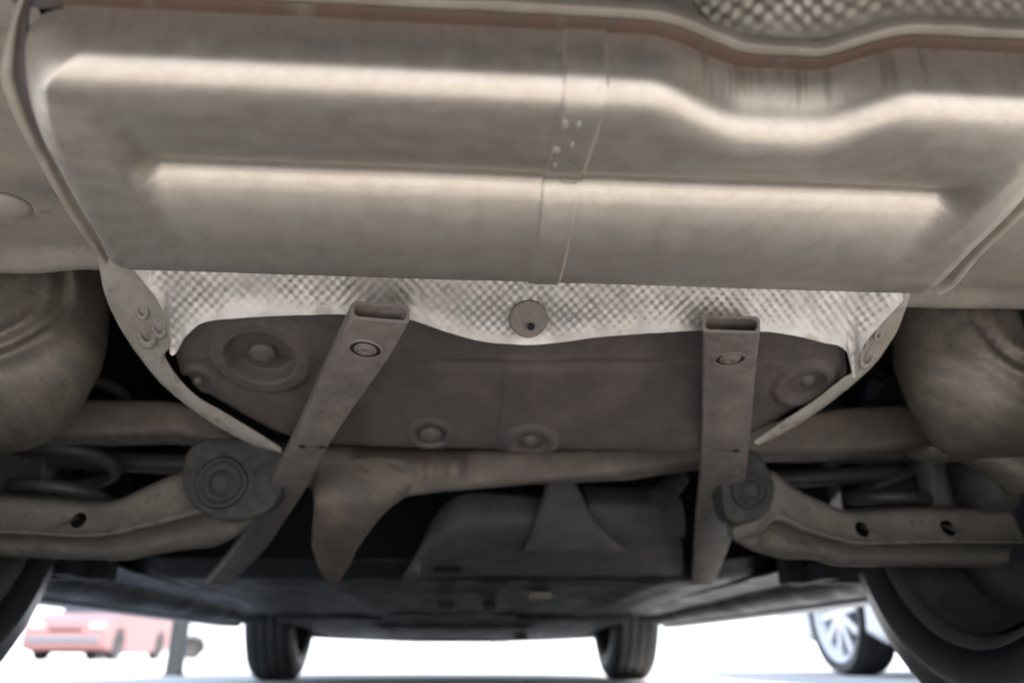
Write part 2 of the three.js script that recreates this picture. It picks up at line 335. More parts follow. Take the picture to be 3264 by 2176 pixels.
{ // clamped seam all round: rusty lower lip, grey upper lip
  const loop = [], N = 320, xa = leftIn[1].x - .004, xb = rightIn[0].x;
  for (let i = 0; i <= N; i++) { const x = lerp(xa, xb, i / N); loop.push([x, .305 + dentAt(x) * .0200]); }
  const lipGeo = (wid, y0, th, color, wavy, sd) => {
    const rings = [], cols = [];
    for (let i = 0; i <= N; i++) {
      const p = loop[i], a = loop[Math.max(i - 2, 0)], b = loop[Math.min(i + 2, N)];
      let tx = b[0] - a[0], tz = b[1] - a[1]; const l = Math.hypot(tx, tz) || 1; tx /= l; tz /= l;
      const nx = tz, nz = -tx;   // outward in (x, D): rear edge runs +x, outward is -D
      const w = wid * (1 + wavy * fbm(p[0] * 30, p[1] * 30, sd, 3)), y = y0 + .0012 * fbm(p[0] * 16, p[1] * 16, sd + 4, 2) * wavy;
      const c = [], sec = [[-.003, 0], [w - .0012, 0], [w, .0012], [w, th - .0012], [w - .0012, th], [-.003, th]];
      for (const [o, e] of sec) { c.push(V(p[0] + nx * o, y + e, -(p[1] + nz * o))); cols.push(...color(i / N, p, o / w)); }
      rings.push(c);
    }
    const g = gridGeo(rings); g.setAttribute('color', new THREE.BufferAttribute(new Float32Array(cols), 3)); return g;
  };
  const lin = (r, g, b) => new THREE.Color().setRGB(r / 255, g / 255, b / 255, THREE.SRGBColorSpace).toArray();
  const rustC = lin(82, 60, 47), rust2 = lin(66, 53, 46), greyC = lin(132, 125, 115), blueC = lin(72, 72, 75);
  part('lower_lip', lipGeo(.0075, SEAM - .0008, .0026, (s, p, o) => { const n = fbm(p[0] * 40, p[1] * 40, 5, 3); return mixC(mixC(mixC(rustC, rust2, .5 + n), greyC, smooth(.2, .4, n) * .25), blueC, smooth(.05, .02, s) * .8); }, .22, 1), M.lip, muffler, 'rusty brown lower edge of the muffler seam');
  part('upper_lip', lipGeo(.0125, SEAM + .0020, .0080, (s, p) => mixC(greyC, lin(112, 102, 91), .5 + 1.2 * fbm(p[0] * 30, p[1] * 30, 9, 3)), .16, 2), M.lip, muffler, 'grey upper edge of the muffler seam');
  // welded end lips: a dark tempered groove and a pale rolled edge
  for (const [inn, out, nm] of [[leftIn, leftOut, 'pale rolled lip with a dark tempered weld at the left end'], [rightIn, rightOut, 'pale rolled lip at the right end of the muffler']]) {
    const a = spline(inn.map(p => p.toArray()), 160), b = spline(out.map(p => p.toArray()), 160), rows = [], cols = [];
    const prof3 = [[-.06, .004], [0, .0012], [.12, .002], [.3, .0024], [.45, .0014], [.52, -.0008], [.62, -.0018], [.8, -.0016], [.94, -.0006], [1, .0012], [.97, .004]];
    a.forEach((p, i) => {
      const A = V(...p), B = V(...b[i]);
      rows.push(prof3.map(([t, y]) => A.clone().lerp(B, t).add(V(0, y + .0006 * fbm(p[0] * 60, p[2] * 60, 4, 2), 0))));
      prof3.forEach(([t]) => { const n = fbm(p[0] * 50 + t, p[2] * 50, 7, 3), tint = smooth(.56, .44, t) * (nm.includes('left') ? smooth(.46, .36, -p[2]) * .85 + .15 : .25);
        cols.push(...mixC(mixC(lin(146, 138, 126), lin(118, 108, 97), .5 + n), mixC(lin(74, 74, 78), lin(84, 66, 58), .4 + 1.4 * n), tint)); });
    });
    const g = gridGeo(rows); g.setAttribute('color', new THREE.BufferAttribute(new Float32Array(cols), 3));
    part('end_lip', g, M.lip, muffler, nm);
  }
}

// ---- embossed shield over the muffler's upper half (right)
const emboss = (a, b, p) => Math.cos(2 * Math.PI * a / p) * Math.cos(2 * Math.PI * b / p);
{
  const rows = [];
  for (let i = 0; i <= 260; i++) {
    const x = lerp(.085, .42, i / 260), col = [];
    for (let j = 0; j <= 60; j++) {
      const t = j / 60, h = .404 + .085 * t, cut = .04 * smooth(.16, .085, x);
      const D = .299 + dentAt(x) * .0165 - .035 * t + cut + .0012 * emboss(x, h * 1.1, .0105) * smooth(0, .2, t) * (1 - .75 * smooth(.33, .36, x));
      col.push(V(x, h, -D));
    }
    rows.push(col);
  }
  part('upper_heat_shield', shell(rows, .001, V(0, 0, -1)), M.aluDusty, car, 'embossed aluminium sheet above the muffler seam');
}

// ---- embossed heat shield ahead of the muffler
const SH = { D0: .66, h0: .434, k: -1.0 };
{
  const vb = curve([[440, 850], [480, 900], [530, 990], [548, 1122], [600, 1062], [650, 1022], [760, 1006], [900, 999], [1090, 995], [1300, 1010], [1420, 1050], [1520, 1078], [1620, 1093], [1700, 1097], [1800, 1086], [1900, 1069], [2100, 1052], [2300, 1045], [2450, 1050], [2620, 1084], [2690, 1112], [2716, 1196], [2735, 1110], [2790, 1030], [2865, 945]]);
  const n = planeNormal(SH), rows = [];
  for (let i = 0; i <= 900; i++) {
    const u = lerp(440, 2865, i / 900), b = vb(u)[0], t0 = Math.min(b - 6, 790 + (u - 440) * .03), col = [];
    for (let j = 0; j <= 84; j++) {
      const v = lerp(t0, b, j / 84), p = onPlane(u, v, SH), e = (b - v);
      const q = p.z * -1, mask = .35 + .65 * smooth(-.12, .12, fbm(p.x * 14, q * 14, 33, 2) + .25 * smooth(1300, 1700, u)) ;
      const lobe = Math.exp(-(((u - 1690) / 190) ** 2)) * smooth(940, 1095, v);
      let off = (.00038 + .0005 * fbm(p.x * 55, p.y * 70, 51, 2)) * emboss(p.x + .0006 * fbm(p.x * 30, q * 30, 61, 2), p.y * 1.3 + .0008 * fbm(p.x * 30, q * 30, 71, 2), .0098) * mask * smooth(8, 34, e);
      off += .006 * Math.exp(-e / 40) - .004 * lobe + .0040 * fbm(p.x * 16, q * 16, 11, 3) + .0009 * Math.abs(fbm(p.x * 60, q * 60, 19, 2)) + .004 * smooth(600, 440, u) + .004 * smooth(2690, 2850, u);
      col.push(p.addScaledVector(n, off));
    }
    rows.push(col);
  }
  const hs = part('heat_shield', shell(rows, .0009, n.clone().negate()), M.alu, car, 'bright dimpled aluminium heat shield between muffler and brown cover');
  // smooth flanged wings
  const WG = { D0: .66, h0: .4375, k: -.43 };
  const wing = (outer, inner, nm) => {
    const o = spline(outer, 90), a = spline(inner, 90), rows = [];
    for (let i = 0; i < 90; i++) {
      const col = [];
      for (let j = 0; j <= 16; j++) {
        const t = j / 16, p = onPlane(lerp(o[i][0], a[i][0], t), lerp(o[i][1], a[i][1], t), WG);
        col.push(p.addScaledVector(n, .0035 * Math.sin(t * Math.PI) ** .8 + .0012 * fbm(p.x * 40, p.z * 40, 2, 2) - .003 * smooth(.12, 0, t)));
      }
      rows.push(col);
    }
    part('flange', shell(rows, .0011, n.clone().negate()), M.aluFlat, hs, nm);
  };
  wing([[305, 800], [312, 860], [330, 945], [370, 1035], [430, 1128], [510, 1226], [600, 1300], [700, 1368], [800, 1418], [900, 1446]],
    [[420, 800], [455, 862], [512, 925], [556, 1010], [566, 1085], [524, 1136], [610, 1250], [722, 1320], [815, 1376], [896, 1428]], 'beige left edge of the heat shield');
  wing([[2905, 880], [2903, 945], [2885, 1010], [2856, 1075], [2800, 1150], [2730, 1218], [2640, 1290], [2540, 1358], [2470, 1395], [2420, 1418]],
    [[2860, 880], [2850, 950], [2790, 1030], [2738, 1110], [2716, 1185], [2688, 1206], [2604, 1272], [2516, 1330], [2452, 1374], [2404, 1408]], 'beige right edge of the heat shield');
  // slots in the wings
  for (const [u, v, r] of [[455, 985, .006], [470, 1062, .009], [510, 1040, .007], [2745, 1095, .006], [2760, 1135, .008], [2795, 1062, .004]]) {
    const p = onPlane(u, v, WG).addScaledVector(n, .0043), g = new THREE.TorusGeometry(r * .8, r * .3, 8, 20); g.rotateX(Math.PI / 2); g.scale(1, .22, 1.6); g.applyMatrix4(frameTo(p, n));
    part('clip', g, M.steelDull, hs);
  }
  // fastener
  const p = onPlane(1684, 1012, SH).addScaledVector(n, .0025), fn = n.clone().lerp(V(0, -.25, 1), .35).normalize();
  const prof2 = [[0, .004], [.004, .004], [.005, .0025], [.0145, .0018], [.0165, .0035], [.0185, .0018], [.0188, -.003]].map(([r, y]) => new THREE.Vector2(r, y));
  const w = part('washer', new THREE.LatheGeometry(prof2, 40).applyMatrix4(frameTo(p, fn)), M.brace, hs, 'round grey fastener washer in the middle of the shield');
  const hp = onPlane(1690, 1030, SH).addScaledVector(n, .007); const hg = new THREE.CylinderGeometry(.0038, .003, .006, 14).applyMatrix4(frameTo(hp, fn));
  part('washer_hole_dark', hg, M.hole, w);  // black cylinder painting the dark inside the washer hole
}

// ---- brown cover plate
const TK = { D0: .66, h0: .458, k: -.45 };
{
  const vt = curve([[548, 1135], [600, 1050], [660, 1005], [760, 990], [1090, 980], [1300, 990], [1500, 1060], [1690, 1080], [1900, 1055], [2300, 1030], [2450, 1035], [2620, 1070], [2690, 1100], [2706, 1195]]);
  const vb = curve([[548, 1150], [575, 1205], [620, 1250], [720, 1312], [870, 1392], [1000, 1430], [1100, 1440], [1400, 1445], [1700, 1449], [2000, 1452], [2200, 1449], [2330, 1418], [2450, 1362], [2560, 1295], [2640, 1240], [2706, 1200]]);
  const n = planeNormal(TK), rows = [];
  for (let i = 0; i <= 360; i++) {
    const u = lerp(548, 2706, i / 360), a = vt(u)[0], b = vb(u)[0], col = [];
    for (let j = 0; j <= 110; j++) {
      const v = lerp(a, b, j / 110), p = onPlane(u, v, TK), x = p.x, q = -p.z, e = Math.min(b - v, (u - 548) * .7, (2706 - u) * .7);
      let off = -.012 * Math.exp(-Math.max(e, 0) / 10) + .0012 * fbm(x * 12, q * 12, 6, 3);
      const sx = u + (v - 1100) * .09;                              // pressed ribs
      off += .0022 * (smooth(1606, 1622, sx) - smooth(1790, 1806, sx)) * smooth(1125, 1160, v);
      off += .003 * smooth(1140, 1160, v) * (smooth(1130, 1190, u + (1440 - v) * .1) - smooth(2190, 2110, u - (1440 - v) * .0)) * .5;
      off -= .0025 * (smooth(1142, 1156, v) - smooth(1160, 1190, v)) * smooth(1300, 1420, u) * (1 - smooth(2000, 2150, u));
      off += .0025 * smooth(2090, 2200, u - (1300 - v) * .35);
      for (const [cu, cv, R, d] of [[835, 1128, .05, .009], [2560, 1216, .032, .005], [1690, 1408, .03, .004], [1372, 1386, .026, .003], [628, 1216, .02, .003]]) {
        const c = onPlane(cu, cv, TK), r = Math.hypot(p.x - c.x, (p.z - c.z) * 1.05) / R;
        off += d * (smooth(1.2, .97, r) - 1.8 * smooth(.76, .62, r));
      }
      col.push(p.addScaledVector(n, off));
    }
    rows.push(col);
  }
  const tk = part('cover_plate', shell(rows, .002, n.clone().negate()), M.tank, car, 'dark brown pressed cover plate below the heat shield');
  for (const [u, v, r, h] of [[835, 1128, .014, .002], [2575, 1214, .009, .002], [1690, 1408, .01, .001], [1372, 1384, .013, .004], [628, 1216, .006, .002]]) {
    const p = onPlane(u, v, TK).addScaledVector(n, h - .004), pr = [[0, .006], [r * .55, .006], [r * .62, .004], [r * .95, .003], [r, .001], [r, -.006]].map(([a, b]) => new THREE.Vector2(a, b));
    part('bolt', new THREE.LatheGeometry(pr, 26).applyMatrix4(frameTo(p, n)), M.tankBolt, tk);
  }
}

// ---- two box-section braces
function brace(st, label, side) {
  const S = spline(st, 60), inner = [], outer = [], hgt = .0165, wall = .0028;
  for (const [v, a, b, D, dv] of S) {
    const A = at(a, v, D), B = at(b, v + dv, D), U = V(0, 1, 0).addScaledVector(V(0, 0, 1), .25).normalize(), w = B.clone().sub(A), W = w.clone().normalize(), c = .003;
    const q = (i, j) => A.clone().addScaledVector(W, i).addScaledVector(U, j), L = w.length();
    outer.push([q(c, 0), q(L - c, 0), q(L - c * .3, c * .3), q(L, c), q(L, hgt - c), q(L - c, hgt), q(c, hgt), q(0, hgt - c), q(0, c), q(c * .3, c * .3)]);
    inner.push([q(wall + c, wall), q(L - wall - c, wall), q(L - wall - c * .4, wall + c * .4), q(L - wall, wall + c), q(L - wall, hgt - wall - c), q(L - wall - c, hgt - wall), q(wall + c, hgt - wall), q(wall, hgt - wall - c), q(wall, wall + c), q(wall + c * .4, wall + c * .4)]);
  }
  const close = r => [...r, r[0].clone()];
  const g = mergeGeometries([gridGeo(outer.map(close)), gridGeo(inner.map(close)), gridGeo([close(outer[0]), close(inner[0])]), gridGeo([close(outer[59]), close(inner[59])])]).toNonIndexed();
  const m = part('brace', creased(g), M.brace, car, label);
  const ptOn = f => { const k = f * 59, o = outer[Math.round(k)], o2 = outer[Math.min(Math.round(k) + 2, 59)], c = o[0].clone().lerp(o[1], .5), t = o2[0].clone().sub(o[0]), w = o[1].clone().sub(o[0]); return { c, n: t.cross(w).normalize() }; };
  const { c, n } = ptOn(side < 0 ? .115 : .1); if (n.y > 0) n.negate();
  const dish = [[0, .0012], [.0026, .0012], [.0032, .0026], [.0060, .0028], [.0066, .0014], [.0100, .0010], [.0106, .0003], [.0106, -.002]].map(([r, y]) => new THREE.Vector2(r, y));
  const hole = [[.0104, .0003], [.0142, .0003], [.0145, -.001]].map(([r, y]) => new THREE.Vector2(r, y));
  part('bolt', new THREE.LatheGeometry(dish, 30).applyMatrix4(frameTo(c, n)), M.brace, m);
  part('bolt_hole', new THREE.LatheGeometry(hole, 30).applyMatrix4(frameTo(c.clone().addScaledVector(n, -.0001), n)), M.hole, m);
  part('bolt_rim', new THREE.LatheGeometry([[.0141, .0002], [.0146, .0012], [.0158, .0011], [.0168, -.0005]].map(([r, y]) => new THREE.Vector2(r, y)), 36).applyMatrix4(frameTo(c, n)), M.brace, m);
  const h2 = ptOn(side < 0 ? .41 : .42); if (h2.n.y > 0) h2.n.negate();
  for (const o of side < 0 ? [-.009, .013] : [.013]) {
    const s = new THREE.CylinderGeometry(.0042, .0042, .0012, 14); s.scale(1, 1, .8); s.applyMatrix4(frameTo(h2.c.clone().add(V(o, 0, 0)), h2.n)); part('slot', s, M.hole, m);
  }
  const sl = new RoundedBoxGeometry(.03, .0009, .003, 2, .0004); sl.applyMatrix4(frameTo(h2.c.clone().add(V(.002, 0, 0)), h2.n)); part('slot', sl, M.darkGrey, m);
}
function creased(g) { // flat-ish normals that stay smooth across small angles
  const p = g.attributes.position, n = p.count, key = i => `${Math.round(p.getX(i) * 2e4)},${Math.round(p.getY(i) * 2e4)},${Math.round(p.getZ(i) * 2e4)}`;
  g.computeVertexNormals(); const fn = g.attributes.normal.clone(), mp = new Map();
  for (let i = 0; i < n; i++) { const k = key(i); if (!mp.has(k)) mp.set(k, []); mp.get(k).push(i); }
  for (let i = 0; i < n; i++) {
    const a = V().fromBufferAttribute(fn, i), s = V();
    for (const j of mp.get(key(i))) { const b = V().fromBufferAttribute(fn, j); if (a.dot(b) > .55) s.add(b); }
    s.normalize(); g.attributes.normal.setXYZ(i, s.x, s.y, s.z);
  }
  return g;
}
brace([[1016, 1118, 1304, .64, 16], [1130, 1062, 1240, .70, 14], [1300, 985, 1122, .81, 10], [1440, 920, 1034, .90, 6], [1560, 858, 972, 1.02, 4], [1660, 808, 908, 1.14, 2], [1760, 742, 838, 1.32, 0], [1865, 655, 728, 1.58, 0]], 'grey box brace slanting down to the left', -1);
brace([[1058, 2240, 2424, .66, 6], [1180, 2240, 2410, .75, 4], [1300, 2238, 2400, .83, 2], [1440, 2236, 2388, .92, 0], [1560, 2228, 2372, 1.04, 0], [1660, 2218, 2352, 1.17, 0], [1760, 2212, 2318, 1.38, 0], [1865, 2206, 2276, 1.66, 0]], 'grey box brace running straight down on the right', 1);

// ---- crossmember with a leg
{
  const g = loftH([[-400, 1250, 1376, 1.0, 1.0, .07], [-150, 1252, 1380, 1.0, 1.0, .07], [0, 1258, 1385, 1.0, 1.0, .07], [300, 1265, 1388, 1.02, 1.02, .07], [560, 1275, 1388, 1.04, 1.04, .07], [700, 1330, 1422, 1.05, 1.05, .07], [850, 1392, 1490, 1.05, 1.05, .07], [1000, 1420, 1572, 1.04, 1.06, .08], [1180, 1425, 1608, 1.04, 1.07, .09], [1380, 1425, 1578, 1.04, 1.06, .09], [1680, 1425, 1545, 1.05, 1.06, .08], [2000, 1420, 1505, 1.05, 1.05, .07], [2240, 1395, 1472, 1.05, 1.05, .07], [2450, 1335, 1447, 1.04, 1.04, .07], [2700, 1292, 1440, 1.03, 1.03, .07], [2950, 1275, 1424, 1.02, 1.02, .07], [3100, 1265, 1412, 1.01, 1.01, .07], [3300, 1270, 1440, 1.0, 1.0, .07], [3700, 1280, 1450, 1.0, 1.0, .07]], 700, 4.5);
  { const p = g.attributes.position, c = new Float32Array(p.count * 3), a = at(1105, 1500, 1.04).x, b = at(1520, 1500, 1.04).x, y0 = at(1300, 1500, 1.04).y;   // burnt and flaking patch
    for (let i = 0; i < p.count; i++) { const x = p.getX(i), y = p.getY(i), t = (x - a) / (b - a), n = fbm(x * 60, y * 60, 5, 4), e = y0 + .008 * fbm(x * 30, 1, 2, 3) + .004, k = smooth(-.02, .08, t) * smooth(1.02, .9, t), dk = k * smooth(e, e + .003, y) * smooth(-.3, .1, n + .25), lt = k * smooth(e - .012 - .01 * n, e - .004, y) * (1 - smooth(e, e + .003, y)) * smooth(-.15, .15, n + .05);
      for (const [q, d, l] of [[0, .42, 1.75], [1, .36, 1.5], [2, .36, 1.2]]) c[i * 3 + q] = (1 + (d - 1) * dk) * (1 + (l - 1) * lt); }
    g.setAttribute('color', new THREE.BufferAttribute(c, 3)); }
  const cm = part('crossmember', wobble(g, .004, 9, 2), M.beamRust, car, 'dusty brown steel crossmember under the rear axle');
  part('leg', wobble(loftV([[1450, 960, 1420, 1.047, .05], [1520, 978, 1345, 1.043, .05], [1580, 988, 1270, 1.045, .05], [1620, 990, 1222, 1.055, .05], [1680, 988, 1170, 1.09, .05], [1750, 992, 1128, 1.16, .045], [1810, 1012, 1098, 1.23, .04], [1850, 1040, 1078, 1.28, .03]], 70, 3), .003, 14), M.dustyBeam, cm, 'short grey brown leg of the crossmember');
  const ew = []; for (let i = 0; i < 50; i++) { const u = lerp(690, 905, i / 49), v = 1338 + (u - 690) * .53 + 16 * fbm(u * .04, 2, 4, 3), w = 26 + 26 * fbm(u * .05, 7, 4, 3); ew.push(ringBetween(at(u, v - w, 1.0), at(u, v + w, 1.0), .03, 12, 2.2)); }
  part('weld_bead', wobble(loftRings(ew), .003, 50), M.dustyBeam, cm);
}

// ---- floor pans either side of the muffler
function pan(x0, x1, y, D1, label, sd) {
  const rows = [];
  for (let i = 0; i <= 60; i++) {
    const x = lerp(x0, x1, i / 60), col = [];
    for (let j = 0; j <= 70; j++) {
      const t = j / 70, D = lerp(.2, D1(x), t), r = D1(x) - D;
      col.push(V(x, y + .012 * fbm(x * 7, D * 7, sd, 3) - .014 * smooth(.05, .02, r) + .05 * smooth(.02, 0, r) + .012 * smooth(.0, .25, Math.abs(x)), -D));
    }
    rows.push(col);
  }
  part('floor_pan', shell(rows, .004, V(0, 1, 0)), M.pan, car, label);
}
pan(-.62, -.15, .455, x => .738 + .03 * smooth(-.35, -.5, x), 'dusty beige floor panel left of the muffler', 3);
pan(.2, .66, .458, x => .755 + .03 * smooth(.36, .5, x), 'dusty beige floor panel right of the muffler', 5);
{ const g = new THREE.SphereGeometry(.018, 20, 14).scale(1, .35, 1); const p = at(14, 690, .57); g.translate(p.x, p.y + .01, p.z); part('pan_bump', g, M.pan, car); }  // flattened bump in the pan material, standing for a lighter patch

// ---- frame rails curving down at both sides
function rail(st, cu, cv, r1, r2, label) {
  const g = loftRings(spline(st, 110).map(([v, a, b, d, th]) => ringBetween(at(a, v, d), at(b, v, d), th, 96, 2.1)));
  const c = at(cu, cv, .79), p = g.attributes.position;
  for (let i = 0; i < p.count; i++) {
    const r = Math.hypot(p.getX(i) - c.x, (p.getY(i) - c.y)), k = .006 * Math.exp(-(((r - r1) / .006) ** 2)) + .008 * Math.exp(-(((r - r2) / .008) ** 2)) - .006 * Math.exp(-(((r - (r1 + r2) / 2) / .006) ** 2));
    p.setZ(i, p.getZ(i) + k); p.setY(i, p.getY(i) - k * .4);
  }
  g.computeVertexNormals();
  part('frame_rail', wobble(g, .004, 14, cu), M.greenDust, car, label);
}
rail([[760, -420, 274, .80, .12], [860, -420, 266, .80, .13], [950, -420, 252, .80, .14], [1050, -420, 230, .80, .14], [1130, -420, 196, .805, .14], [1220, -420, 142, .815, .14], [1290, -420, 82, .83, .14], [1345, -420, 8, .85, .13], [1385, -420, -92, .875, .1]], -60, 900, .060, .082, 'rounded dusty frame rail at the left edge under the floor panel');
rail([[820, 2938, 3620, .80, .12], [940, 2948, 3620, .80, .13], [1060, 2967, 3620, .80, .14], [1140, 2992, 3620, .80, .14], [1220, 3028, 3620, .805, .14], [1300, 3076, 3620, .815, .14], [1360, 3126, 3620, .83, .14], [1405, 3182, 3620, .85, .13], [1435, 3252, 3620, .875, .1]], 3330, 980, .062, .086, 'rounded dusty frame rail at the right edge under the floor panel');

// ---- lower control arms, bushings
const armSection = closedSection([[-1, 0], [-.98, -.35], [-.86, -.52], [-.5, -.66], [-.16, -.86], [-.03, -1], [.06, -.92], [.16, -.55], [.42, -.22], [.72, -.12], [.96, .2], [.98, .6], [.5, .95], [-.5, 1], [-.95, .6]]);
const ev = new Evaluator(); ev.attributes = ['position', 'uv', 'normal'];
function arm(st, holes, label) {
  let b = new Brush(mergeVertices(loftH(st, 90, 3, armSection)));
  b.updateMatrixWorld();
  for (const [u, v, r] of holes) { const h = new Brush(new THREE.CylinderGeometry(r, r, .085, 22)); const c = at(u, v, 1.0); h.position.copy(c); h.quaternion.setFromUnitVectors(V(0, 1, 0), V(0, .35, -1).normalize()); h.updateMatrixWorld(); b = ev.evaluate(b, h, SUBTRACTION); b.updateMatrixWorld(); }
  return part('control_arm', b.geometry, M.arm, car, label);
}
arm([[-260, 1580, 1790, .97, .99, .10], [-60, 1586, 1802, .98, 1.0, .10], [100, 1594, 1808, .99, 1.01, .10], [230, 1606, 1812, 1.0, 1.02, .10], [330, 1598, 1812, 1.0, 1.02, .10], [430, 1562, 1806, 1.0, 1.03, .10], [540, 1520, 1796, 1.0, 1.04, .10], [640, 1500, 1766, 1.01, 1.04, .085], [730, 1560, 1722, 1.02, 1.04, .05], [800, 1620, 1672, 1.03, 1.04, .03]], [[222, 1668, .0085]], 'pressed steel control arm at the left with a drain hole');
arm([[2345, 1700, 1735, 1.03, 1.04, .03], [2420, 1620, 1768, 1.02, 1.04, .05], [2480, 1510, 1796, 1.0, 1.04, .085], [2560, 1556, 1812, 1.0, 1.03, .10], [2650, 1606, 1822, 1.0, 1.03, .10], [2740, 1634, 1830, 1.0, 1.02, .10], [2850, 1630, 1832, 1.0, 1.02, .10], [3000, 1624, 1832, .99, 1.01, .10], [3200, 1626, 1836, .98, 1.0, .10], [3420, 1620, 1830, .97, .99, .06]], [[2775, 1697, .009], [3035, 1686, .009]], 'pressed steel control arm at the right with two drain holes');
function bushing(u, v, D, out, R, label) {
  const c = at(u, v, D), k = D * 1.02 / FPX, s = new THREE.Shape(out.map(([a, b]) => new THREE.Vector2((a - u) * k, (v - b) * k)));
  const sp = new THREE.SplineCurve([...out, out[0]].map(([a, b]) => new THREE.Vector2((a - u) * k, (v - b) * k))).getPoints(60);
  const g = new THREE.ExtrudeGeometry(new THREE.Shape(sp), { depth: .035, bevelEnabled: true, bevelSize: .004, bevelThickness: .004, bevelSegments: 3 });
  g.translate(0, 0, -.04); g.rotateX(PITCH * .5); g.translate(c.x, c.y, c.z);
  const b = part('bushing_bracket', g, M.bush, car, label);
  const ax = V(0, -.18, .98).normalize(), c2 = c.clone().addScaledVector(ax, .0); R *= .86;
  const pr = [[0, .006], [.3, .006], [.36, .003], [.5, .002], [.58, -.002], [.7, -.002], [.8, .004], [.93, .004], [1, .001], [1.05, -.01]].map(([r, y]) => new THREE.Vector2(r * R, y));
  part('rubber_bush', wobble(new THREE.LatheGeometry(pr, 40).applyMatrix4(frameTo(c2, ax)), .004, 30, u), M.bush, b);
  part('bolt', new THREE.CylinderGeometry(R * .3, R * .3, .008, 6).applyMatrix4(frameTo(c2.clone().addScaledVector(ax, .004), ax)), M.bush, b);
}
bushing(705, 1538, 1.0, [[640, 1415], [740, 1412], [870, 1430], [885, 1500], [860, 1600], [780, 1642], [690, 1635], [620, 1590], [592, 1520], [600, 1450]], .038, 'dark grey round bushing bracket at the inner end of the left arm');
bushing(2392, 1562, 1.02, [[2330, 1440], [2400, 1440], [2440, 1480], [2464, 1545], [2455, 1610], [2400, 1652], [2330, 1655], [2310, 1600], [2310, 1500]], .030, 'dark grey round bushing bracket beside the right brace');

// ---- coil springs, damper
function coil(c, R, r, turns, H, tilt, label) {
  class Helix extends THREE.Curve { getPoint(t) { const a = t * turns * 2 * Math.PI; return V(Math.cos(a) * R, t * H, Math.sin(a) * R); } }
  const g = new THREE.TubeGeometry(new Helix(), 220, r, 12); g.rotateZ(tilt); g.translate(c.x, c.y, c.z);
  part('coil_spring', g, M.spring, car, label);
}
coil(at(195, 1605, 1.14), .062, .0095, 3.6, .19, .06, 'dark coil spring above the left control arm');
coil(at(2850, 1640, 1.14), .055, .0095, 3.2, .2, .14, 'dark coil spring above the right control arm');
for (const [u, D, l, tl] of [[3015, 1.1, 'dark shock absorber tube behind the right arm', .03], [40, 1.24, 'dark shock absorber tube behind the left spring', -.05]]) {
  const c = at(u, 1650, D), g = new THREE.LatheGeometry([[0, 0], [.02, 0], [.026, .004], [.026, .15], [.03, .152], [.03, .16], [.026, .162], [.026, .25], [0, .25]].map(([a, b]) => new THREE.Vector2(a, b)), 28); g.rotateZ(tl); g.translate(c.x, c.y, c.z);
  part('shock_absorber', g, M.darkGrey, car, l);
}
{ const a = at(170, 1460, 1.2), b = at(820, 1490, 1.2), g = new THREE.CylinderGeometry(.016, .016, 1, 16); g.scale(1, a.distanceTo(b), 1); g.applyMatrix4(frameTo(a.clone().lerp(b, .5), b.clone().sub(a).normalize())); part('link_rod', g, M.spring, car); }
{ const a = at(2480, 1530, 1.2), b = at(3250, 1480, 1.16), g = new THREE.CylinderGeometry(.014, .014, 1, 16); g.scale(1, a.distanceTo(b), 1); g.applyMatrix4(frameTo(a.clone().lerp(b, .5), b.clone().sub(a).normalize())); part('link_rod', g, M.spring, car); }
part('trailing_bracket', wobble(loftH([[2960, 1418, 1436, .95, .95, .05], [3060, 1405, 1455, .93, .93, .06], [3150, 1390, 1490, .91, .92, .06], [3240, 1385, 1530, .90, .91, .06], [3300, 1380, 1560, .90, .90, .06]], 40, 2.6), .004, 14), M.greenDust, car, 'greenish dusty bracket at the right frame edge');

// ---- grey tank end ahead of the axle
{
  const g = loftH([[1282, 1826, 1852, 1.5, 1.66, .03], [1340, 1762, 1856, 1.44, 1.67, .06], [1420, 1712, 1858, 1.4, 1.68, .08], [1500, 1694, 1860, 1.39, 1.68, .09], [1680, 1690, 1860, 1.39, 1.68, .09], [1800, 1690, 1860, 1.39, 1.68, .09], [1900, 1690, 1860, 1.39, 1.68, .09], [2050, 1692, 1860, 1.39, 1.68, .09], [2150, 1696, 1858, 1.4, 1.68, .09], [2178, 1710, 1850, 1.42, 1.66, .07]], 80, 4);
  const tk = part('fuel_tank', wobble(g, .005, 8, 6), M.tankGrey, car, 'dark grey fuel tank with a raised tower ahead of the rear axle');
  part('tower', wobble(loftV([[1520, 1745, 1836, 1.33, .05], [1570, 1734, 1862, 1.34, .06], [1640, 1706, 1900, 1.36, .08], [1700, 1690, 1960, 1.38, .1], [1750, 1670, 2010, 1.41, .1]], 40, 3.2), .003, 14), M.tankGrey, tk);
  part('shoulder', loftH([[1880, 1612, 1720, 1.37, 1.42, .08], [1960, 1612, 1726, 1.37, 1.42, .08], [2080, 1614, 1728, 1.37, 1.42, .08], [2120, 1600, 1728, 1.37, 1.42, .08], [2172, 1590, 1726, 1.38, 1.42, .08], [2184, 1640, 1720, 1.39, 1.42, .06]], 30, 4), M.tankGrey, tk);
  const a = at(2105, 1590, 1.34), b = at(2165, 1520, 1.36), c = new THREE.CylinderGeometry(.018, .021, .07, 20); c.applyMatrix4(frameTo(a.clone().lerp(b, .5), b.clone().sub(a).normalize())); part('filler_stub', c, M.darkGrey, tk);
  const s = new RoundedBoxGeometry(.055, .008, .012, 2, .003), p = at(1425, 1815, 1.57); s.translate(p.x, p.y, p.z); part('recessed_slot', s, M.hole, tk);
}
